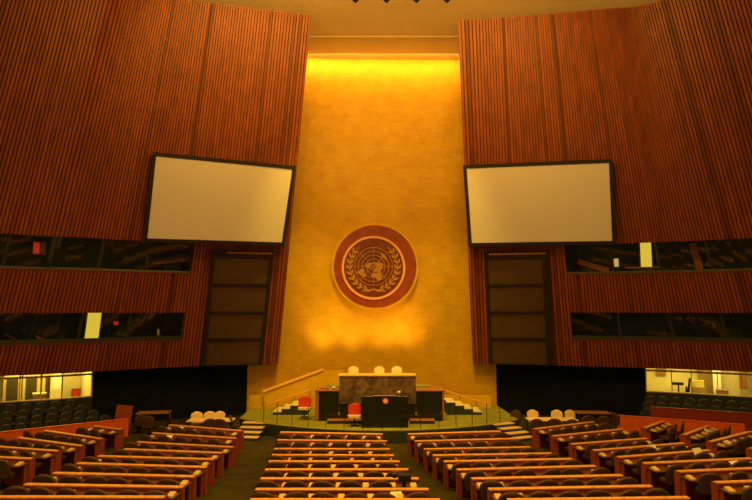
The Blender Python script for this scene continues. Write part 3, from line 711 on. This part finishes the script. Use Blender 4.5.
# ------------------------------------------------------------------ delegate desks in six fanned blocks
ROWS = {
 'A': [((-4.31, 27.59), (.30, 27.16)), ((-4.18, 25.99), (.46, 25.76)), ((-4.04, 24.40), (.55, 24.33)), ((-3.85, 22.75), (.66, 22.69)), ((-3.70, 21.23), (.81, 21.21)), ((-3.52, 19.54), (1.03, 19.56)), ((-3.36, 17.98), (1.24, 17.96)), ((-3.20, 16.41), (1.39, 16.41)), ((-3.08, 15.13), (1.56, 15.11))],
 'B': [((1.41, 27.16), (5.65, 27.81)), ((1.63, 25.76), (6.04, 26.26)), ((1.89, 24.33), (6.19, 24.69)), ((2.09, 22.66), (6.56, 22.98)), ((2.33, 21.20), (6.87, 21.55)), ((2.56, 19.52), (7.11, 19.97)), ((2.78, 17.92), (7.29, 18.28)), ((2.98, 16.37), (7.43, 16.65)), ((3.19, 15.02), (7.68, 15.2))],
 'C': [((-9.87, 29.26), (-6.13, 27.90)), ((-9.99, 27.42), (-6.02, 26.34)), ((-9.95, 25.60), (-5.74, 24.67)), ((-9.66, 23.55), (-5.73, 22.94)), ((-9.83, 21.78), (-5.63, 21.33)), ((-9.78, 20.18), (-5.42, 19.69)), ((-9.62, 18.40), (-5.30, 18.02)), ((-9.48, 16.69), (-5.14, 16.44)), ((-9.33, 15.15), (-5.17, 15.14))],
 'D': [((7.34, 28.31), (10.70, 30.07)), ((7.72, 26.75), (11.41, 28.31)), ((8.02, 25.21), (11.6, 26.31)), ((8.32, 23.49), (12.38, 24.73)), ((8.54, 21.71), (12.32, 22.74)), ((8.79, 20.18), (12.68, 20.82)), ((9.09, 18.56), (13.1, 19.15)), ((9.23, 16.79), (12.9, 17.2))],
 'E': [((-13.39, 29.04), (-11.78, 28.24)), ((-15.13, 27.95), (-11.76, 26.23)), ((-14.88, 25.55), (-11.56, 24.06)), ((-14.9, 23.3), (-11.61, 22.42)), ((-14.6, 21.1), (-11.51, 20.56))],
 'F': [((12.58, 28.61), (14.21, 30.28)), ((13.64, 27.06), (15.77, 29.09)), ((13.73, 25.16), (16.63, 27.19)), ((14.0, 22.9), (17.0, 24.6))]}
WHERE = {'A': 'block left of the centre aisle', 'B': 'block right of the centre aisle', 'C': 'block left of the left aisle', 'D': 'block right of the right aisle', 'E': 'far left corner block', 'F': 'far right corner block'}
DESK = {}
for blk, rows in ROWS.items():
    for ri, (p, q) in enumerate(rows):
        p = Vector((*p, 0)); q = Vector((*q, 0)); mid = (p+q)/2; L = (q-p).length; rz = math.atan2(q.y-p.y, q.x-p.x)
        z = fl(mid.x, mid.y)
        rl = ORD[ri+1]+' row'
        t = thing('delegate_desk', 'long red-brown delegate desk with orange rail, %s, %s' % (rl, WHERE[blk]), 'desk', (mid.x, mid.y, z), rz, 'delegate desks')
        h = L/2
        k = MB(); k.box(-h+.02, h-.02, .0, .27, -.03, .815); k.obj('front_panel', M['desk'], t)
        k = MB(); k.box(-h, h, -.03, .13, .815, .868, bev=.012); k.obj('rail', M['rail'], t)
        k = MB(); k.box(-h+.03, h-.03, -.52, .0, .68, .72, bev=.008); k.obj('desktop', M['desktop'], t)
        for sx in (-1, 1):
            k = MB(); x0 = sx*(h-.10); k.box(x0-.03, x0+.03, -.16, .0, -.02, .68); k.obj('end_support', M['desk'], t)
        DESK[blk, ri] = (mid, rz, z, L)
        nC = max(2, int(round((L-.1)/.74)))
        for ci in range(nC+1):
            s = -L/2+L*ci/nC; s = max(-h+.17, min(h-.17, s))
            k = MB(); k.hexa([(s-.09, -.40, .72), (s+.09, -.40, .72), (s+.09, -.16, .72), (s-.09, -.16, .72)], [(s-.085, -.39, .745), (s+.085, -.39, .745), (s+.085, -.17, .80), (s-.085, -.17, .80)])
            k.obj('interpreter_console', M['console_tan'], t)
        fwd = Vector((-math.sin(rz), math.cos(rz), 0)); ax = Vector((math.cos(rz), math.sin(rz), 0))
        for ci in range(nC):
            if blk == 'A' and ri == 6 and ci == nC-1: continue
            s = -L/2+L*(ci+.5)/nC
            c_ = mid+ax*s-fwd*(.70+R_.uniform(-.05, .06))
            a = rz+R_.uniform(-.22, .22)
            if blk == 'E' and ri == 4 and ci < 2: continue
            chair_at(c_.x, c_.y, a, 'brown chair, %s from left, %s, %s' % (ORD[ci+1], rl, WHERE[blk]), 'brown delegate chairs')

# papers on the desks
def paper(blk, ri, px, label, tilt=0., w=.3, d=.21, y=-.28):
    mid, rz, z, L = DESK[blk, ri]; ax = Vector((math.cos(rz), math.sin(rz), 0)); fwd = Vector((-math.sin(rz), math.cos(rz), 0))
    ss = np.linspace(-L/2+.2, L/2-.2, 300)
    s = float(ss[np.argmin([abs(proj(np.array(mid+ax*v+fwd*y)+np.array([0, 0, z+.72]))[0]-px) for v in ss])])
    o = mid+ax*s+fwd*y
    k = MB(); T = Matrix.Rotation(tilt, 4, 'X')
    k.box(-w/2, w/2, 0, d, 0, .012, M4=T)
    ob = k.obj('paper_sheet', M['paper'], None, (o.x, o.y, z+.724)); ob.rotation_euler = (0, 0, rz+.15)
    tag(ob, label, 'paper', 'papers on the delegate desks')
paper('A', 7, 397, 'white papers on the desk by the black camera tripod', .5)
paper('C', 1, 168, 'white papers on second row desk, block left of the left aisle', .5)
paper('C', 2, 140, 'white papers at left end of third row, block left of left aisle', .3, .4)
paper('C', 6, 70, 'long white sheet on seventh row desk at the left, block left of left aisle', .12, .5)
paper('C', 0, 179, 'white papers on front row desk, block left of the left aisle', .5)
paper('D', 3, 655, 'upright white card in fourth row, block right of the right aisle', 1.0, .3, .25)
paper('D', 4, 700, 'brightest upright white card, right side, fifth row beside the aisle end', 1.05, .42, .32)
paper('F', 1, 708, 'small white card on the far right corner desk near orange partition', .8, .4, .2)
paper('F', 2, 730, 'white papers on third row desk of far right corner block', .3, .5)
paper('D', 5, 738, 'white papers on sixth row desk at the right picture edge', .5, .4)

# video camera on a tripod at the aisle end
cx_, cy_ = .78, 17.22; cz = fl(cx_, cy_)
t = thing('video_camera', 'dark camera on tripod at aisle end, block left of centre aisle', 'camera', (cx_, cy_, cz))
k = MB(); k.box(-.17, .19, -.10, .10, .94, 1.13, bev=.03); body = k.obj('camera_body', M['bluecloth'], t)
k = MB(); k.tube((-.08, .12, 1.04), (-.08, .30, 1.04), .07, .085, 14); k.obj('lens', M['black'], body)
k = MB(); k.box(-.32, -.2, -.06, .05, 1.02, 1.14, bev=.01); k.obj('viewfinder', M['black'], body)
k = MB(); k.tube((.05, -.05, 1.16), (.16, -.05, 1.24), .015); k.tube((.16, -.05, 1.24), (.2, .08, 1.16), .015); k.obj('carry_handle', M['black'], body)
k = MB(); k.tube((0, 0, .72), (0, 0, .92), .06, .05, 10); k.obj('tripod_head', M['black'], t)
for i in range(3):
    a = PI/2+i*2*PI/3; k = MB(); k.tube((.04*math.cos(a), .04*math.sin(a), .78), (.24*math.cos(a), .24*math.sin(a), .0), .03, .02, 8); k.obj('leg', M['black'], t)

# ------------------------------------------------------------------ orange partitions, red console, green tiered seats
def wall_seg(name, label, cat, p, q, z0, h, th, m1, capm):
    p = Vector((*p, 0)); q = Vector((*q, 0)); L = (q-p).length; t = thing(name, label, cat, (p.x, p.y, z0), math.atan2(q.y-p.y, q.x-p.x))
    bx('panel', m1, t, 0, L, 0, th, -.03, h); bx('cap', capm, t, -.02, L, -.02, th+.02, h, h+.04)
    return t, L
wall_seg('low_partition', 'low orange-red wooden partition before the left green seats', 'partition', (-17.6, 26.85), (-12.4, 30.75), fl(-15, 28.8), .85, .12, M['partition'], M['partition'])
wall_seg('low_partition', 'low orange-red wooden partition before the right green seats', 'partition', (12.45, 31.7), (17.5, 29.15), 0, .86, .12, M['partition'], M['partition'])
t, L = wall_seg('press_console', 'long dark red wooden console behind the right orange partition', 'console', (14.0, 31.2), (18.0, 29.3), .0, 1.36, .12, M['console'], M['console'])
bx('console_top', M['console'], t, 0, L, .12, .55, 1.05, 1.1); bx('console_leg', M['console'], t, .05, .15, .12, .5, 0, 1.05); bx('console_leg', M['console'], t, L-.15, L-.05, .12, .5, 0, 1.05)
t = thing('equipment_cabinet', 'tall black cabinet at the right end of the red console', 'cabinet', (18.15, 28.9, 0), -.45)
bx('cabinet_body', M['black'], t, -.1, .75, 0, .5, 0, 1.3); bx('cabinet_door', M['frame'], t, -.06, .71, -.02, 0, .05, 1.25)
GB = shell_back(.56, .52, .45, .40, -.22, .12, .07, .35).mesh('backrest', M['green']); GS = seat_mesh(.5, .45, .40, .09).mesh('seat', M['green'])
k = MB(); k.box(-.03, .03, -.18, .12, .0, .40); GL = k.mesh('seat_support', M['metal'])
g0 = thing('tier_seat', 'x', 'seat')
for pn, me in (('backrest', GB), ('seat', GS), ('seat_support', GL)):
    o = bpy.data.objects.new(pn, me); COL.objects.link(o); o.parent = g0
gu = [False]
def tiers(side, P, Q, ez, rows, name):
    P = Vector((*P, 0)); Q = Vector((*Q, 0)); d = (Q-P).normalized(); nrm = Vector((-d.y, d.x, 0))
    if nrm.y < 0: nrm = -nrm
    ang_ = math.atan2(d.y, d.x)+PI
    if math.cos(ang_) < -.99: pass
    t = thing('seat_riser', 'stepped dark green riser under the %s tiered seats' % side, 'riser', (P.x, P.y, 0), math.atan2(d.y, d.x))
    for r_, (off, z, a, b_) in enumerate(rows):
        L0, L1 = a, b_
        bx('riser_step', M['stage_edge'], t, L0-.2, L1+.2, off-.35, off+.38, ez-.02, z, bev=.004)
        nS = int((L1-L0)/.62)
        for i in range(nS):
            s = L0+(i+.5)*(L1-L0)/nS; c_ = P+d*s+nrm*off
            lab = 'dark green seat, %s from left, %s row from the front, %s tiers' % (ORD[i+1], ORD[r_+1], side)
            rz = math.atan2(d.y, d.x)+PI
            if not gu[0]:
                gu[0] = True; g0.location = (c_.x, c_.y, z); g0.rotation_euler = (0, 0, rz); g0['label'] = lab; g0['group'] = 'dark green tiered seats'
            else: dup(g0, (c_.x, c_.y, z), rz, lab, 'dark green tiered seats')
tiers('left', (-18.3, 27.1), (-12.6, 31.4), 0., [(.35, .06, .2, 6.4), (1.05, .26, .2, 6.0), (1.75, .46, .2, 5.6), (2.42, .68, .4, 5.2)], 'l')
tiers('right', (12.6, 33.0), (18.6, 30.0), 0., [(.05, .22, 1.5, 6.4), (.72, .45, 1.5, 6.6), (1.35, .68, 1.6, 6.8)], 'r')

# ------------------------------------------------------------------ tables in front of the dark walls
def table(label, x, y, rz, w, d, topm, z=0., h=.74):
    t = thing('meeting_table', label, 'table', (x, y, z), rz)
    k = MB(); k.box(-w/2, w/2, -d/2, d/2, h-.05, h, bev=.01); k.obj('tabletop', topm, t)
    for sx in (-1, 1):
        for sy in (-1, 1):
            k = MB(); k.tube((sx*(w/2-.1), sy*(d/2-.1), 0), (sx*(w/2-.1), sy*(d/2-.1), h-.05), .03); k.obj('leg', M['metal'], t)
    return t
table('pale lit table among cream chairs left of the stage steps', -8.4, 31.3, .05, 2.3, .9, M['cream'])  # cream top colour carries the table's lit look
for px, y, rz, lab in ((199, 31.95, PI+.3, 'cream chair leftmost behind the pale table near the left stage steps'), (210.3, 32.05, PI, 'cream chair second from left behind the pale table by left stage steps'), (219.5, 32.1, PI-.2, 'cream chair third from left behind the pale table by left stage steps')):
    y -= .15; x = (px-376)/600*y*.99; cream_at(x, y, rz, lab, 'cream chairs at the left table')
for px, y, rz, lab in ((213, 30.4, .15, 'brown chair in front of the pale table near the left stage steps'), (223, 30.35, -.1, 'brown chair right of another before the pale left table'), (237, 31.2, -1.2, 'brown chair at the right end of the pale left table beside stage steps')):
    chair_at((px-376)/600*y*.99, y, rz, lab, 'brown chairs at the left table')
table('pale lit table among chairs right of the stage steps', 9.0, 31.5, .05, 2.5, .9, M['cream'])  # brightness of the lit tabletop put into its cream colour
for px, y, rz, lab in ((532, 32.6, PI, 'cream chair leftmost behind the pale table right of the stage'), (555.5, 32.6, PI-.1, 'cream chair in the middle behind the pale table right of stage'), (570, 32.6, PI+.2, 'cream chair rightmost behind the pale table right of the stage')):
    y -= .25; cream_at((px-376)/600*y*.99, y, rz, lab, 'cream chairs at the right table')
for px, y, rz, lab in ((533, 30.3, .1, 'brown chair leftmost in front of the pale right table'), (551.5, 30.4, -.1, 'brown chair in the middle before the pale right table'), (567, 30.2, .2, 'brown chair rightmost before the pale right table'), (511.5, 32.4, 2.2, 'brown chair at the left end of the pale right table')):
    chair_at((px-376)/600*y*.99, y, rz, lab, 'brown chairs at the right table')
table('dark brown table before the black wall at the left', -11.7, 32.3, .15, 1.7, .8, M['brownwood'], h=.95)
for px, y, rz, lab in ((142, 31.6, .9, 'brown chair at the left end of the dark table before left black wall'), (152, 31.1, .0, 'brown chair before the dark table near the left black wall'), (176, 32.4, -1.1, 'brown chair at right end of the dark table by left black wall')):
    chair_at((px-376)/600*y*.99, y, rz, lab, 'brown chairs at the dark left table')
table('dark brown table before the black wall at the right', 11.4, 32.3, -.1, 1.7, .8, M['brownwood'], h=.95)
for px, y, rz, lab in ((583, 31.25, .25, 'brown chair left of another before the dark table by right black wall'), (599, 31.1, .0, 'brown chair in the middle before the dark table by right black wall'), (613, 32, -.9, 'brown chair at right end of the dark table by right black wall')):
    chair_at((px-376)/600*y*.99, y, rz, lab, 'brown chairs at the dark right table')
t = thing('tilted_board', 'orange-brown upright board leaning beside the left green seats', 'board', (-13.3, 31.9, 0), .3)
k = MB(); k.box(-.35, .45, 0, .08, 0, 1.35, M4=Matrix.Rotation(.12, 4, 'Y')); k.obj('board', M['desk'], t); k = MB(); k.tube((0, .08, 1.0), (0, .5, 0), .03); k.obj('prop', M['metal'], t)

# ------------------------------------------------------------------ lights
WARM = (1, .50, .065)
def spot(name, loc, tgt, e, size, blend=.6, col=WARM, rad=.4):
    l = bpy.data.lights.new(name, 'SPOT'); l.energy = e; l.color = col; l.spot_size = size; l.spot_blend = blend; l.shadow_soft_size = rad
    o = bpy.data.objects.new(name, l); COL.objects.link(o); o.location = loc
    o.rotation_euler = (Vector(tgt)-Vector(loc)).to_track_quat('-Z', 'Y').to_euler(); return o
def area(name, loc, tgt, e, sx, sy, col=WARM):
    l = bpy.data.lights.new(name, 'AREA'); l.energy = e; l.color = col; l.shape = 'RECTANGLE'; l.size = sx; l.size_y = sy
    o = bpy.data.objects.new(name, l); COL.objects.link(o); o.location = loc
    o.rotation_euler = (Vector(tgt)-Vector(loc)).to_track_quat('-Z', 'Y').to_euler(); return o
K = 1.0
for x in (-12, -4, 4, 12):
    for y in (12, 20):
        spot('dome_lamp', (x, y, 21.5), (x*1.0, y+1, 0), (4200 if y < 15 else 2700)*K, 1.75)
spot('podium_lamp', (.3, 27.5, 22), (.2, 34.2, 3.3), 17000*K, .2)
area('dome_glow', (0, 21, 20.3), (0, 33, 23), 2100*K, 14, 3)  # unseen area fill added to brighten the ceiling
for x in (-8.6, 9.2): spot('table_lamp', (x*.9, 27, 22), (x, 31.4, .7), 5000*K, .17)
for x in (-5.2, -2, 1.0, 4.5): spot('front_row_lamp', (x*.9, 23.5, 22), (x, 28.0, .5), 4200*K, .24, .8)
for x in (-3.5, .3, 4):
    spot('stage_lamp', (x*1.3, 25.5, 22), (x, 31.5, 1), 5000*K, .5)
# wash over the gold wall: cove at its top and spots behind the podium
area('cove_lamp', (.1, 36.2, 22.25), (.1, 37.3, 19.5), 420*K, 11.5, .2)
for px in (322, 352, 384, 408):
    p = atY(px, 345, 36.0)
    spot('podium_uplight', (p[0], 35.3, 3.35), (p[0], 37.1, 5.6), 460*K, 1.25, 1.0, rad=.5)
for x in (-4, 4): spot('wall_wash', (x*.6, 24, 21.8), (x*.6, 37, 10), 300*K, .95, 1.)  # extra unseen spots, added to brighten the gold wall
for x in (-5, 5): spot('low_wash', (x*.5, 26.5, 22), (x*.9, 37, 3.5), 8500*K, .6, 1., (1, .62, .06))  # added fill: unseen spots lift and yellow the lower gold
for x in (-1, 1): spot('slat_wash', (x*3, 17, 21), (x*8.5, 30, 19), 2600*K, .95, 1.)  # unseen spots put in to brighten the upper slats
for side, px in (('left', 20), ('left', 70), ('right', 670), ('right', 725)):
    p = S(side, u_at(side, px, 2.0, 2.2), 2.9, 2.2)
    area('lobby_lamp', (p[0], p[1], 3.2), (p[0], p[1], 0), 85*K, 2.2, 2., (1, .72, .13))
w = bpy.data.worlds.new('world'); sc.world = w; w.use_nodes = True
w.node_tree.nodes['Background'].inputs[0].default_value = (1, .48, .075, 1)
w.node_tree.nodes['Background'].inputs[1].default_value = .40

sc.view_settings.view_transform = 'Standard'; sc.view_settings.look = 'None'; sc.view_settings.gamma = 1; sc.view_settings.exposure = 0
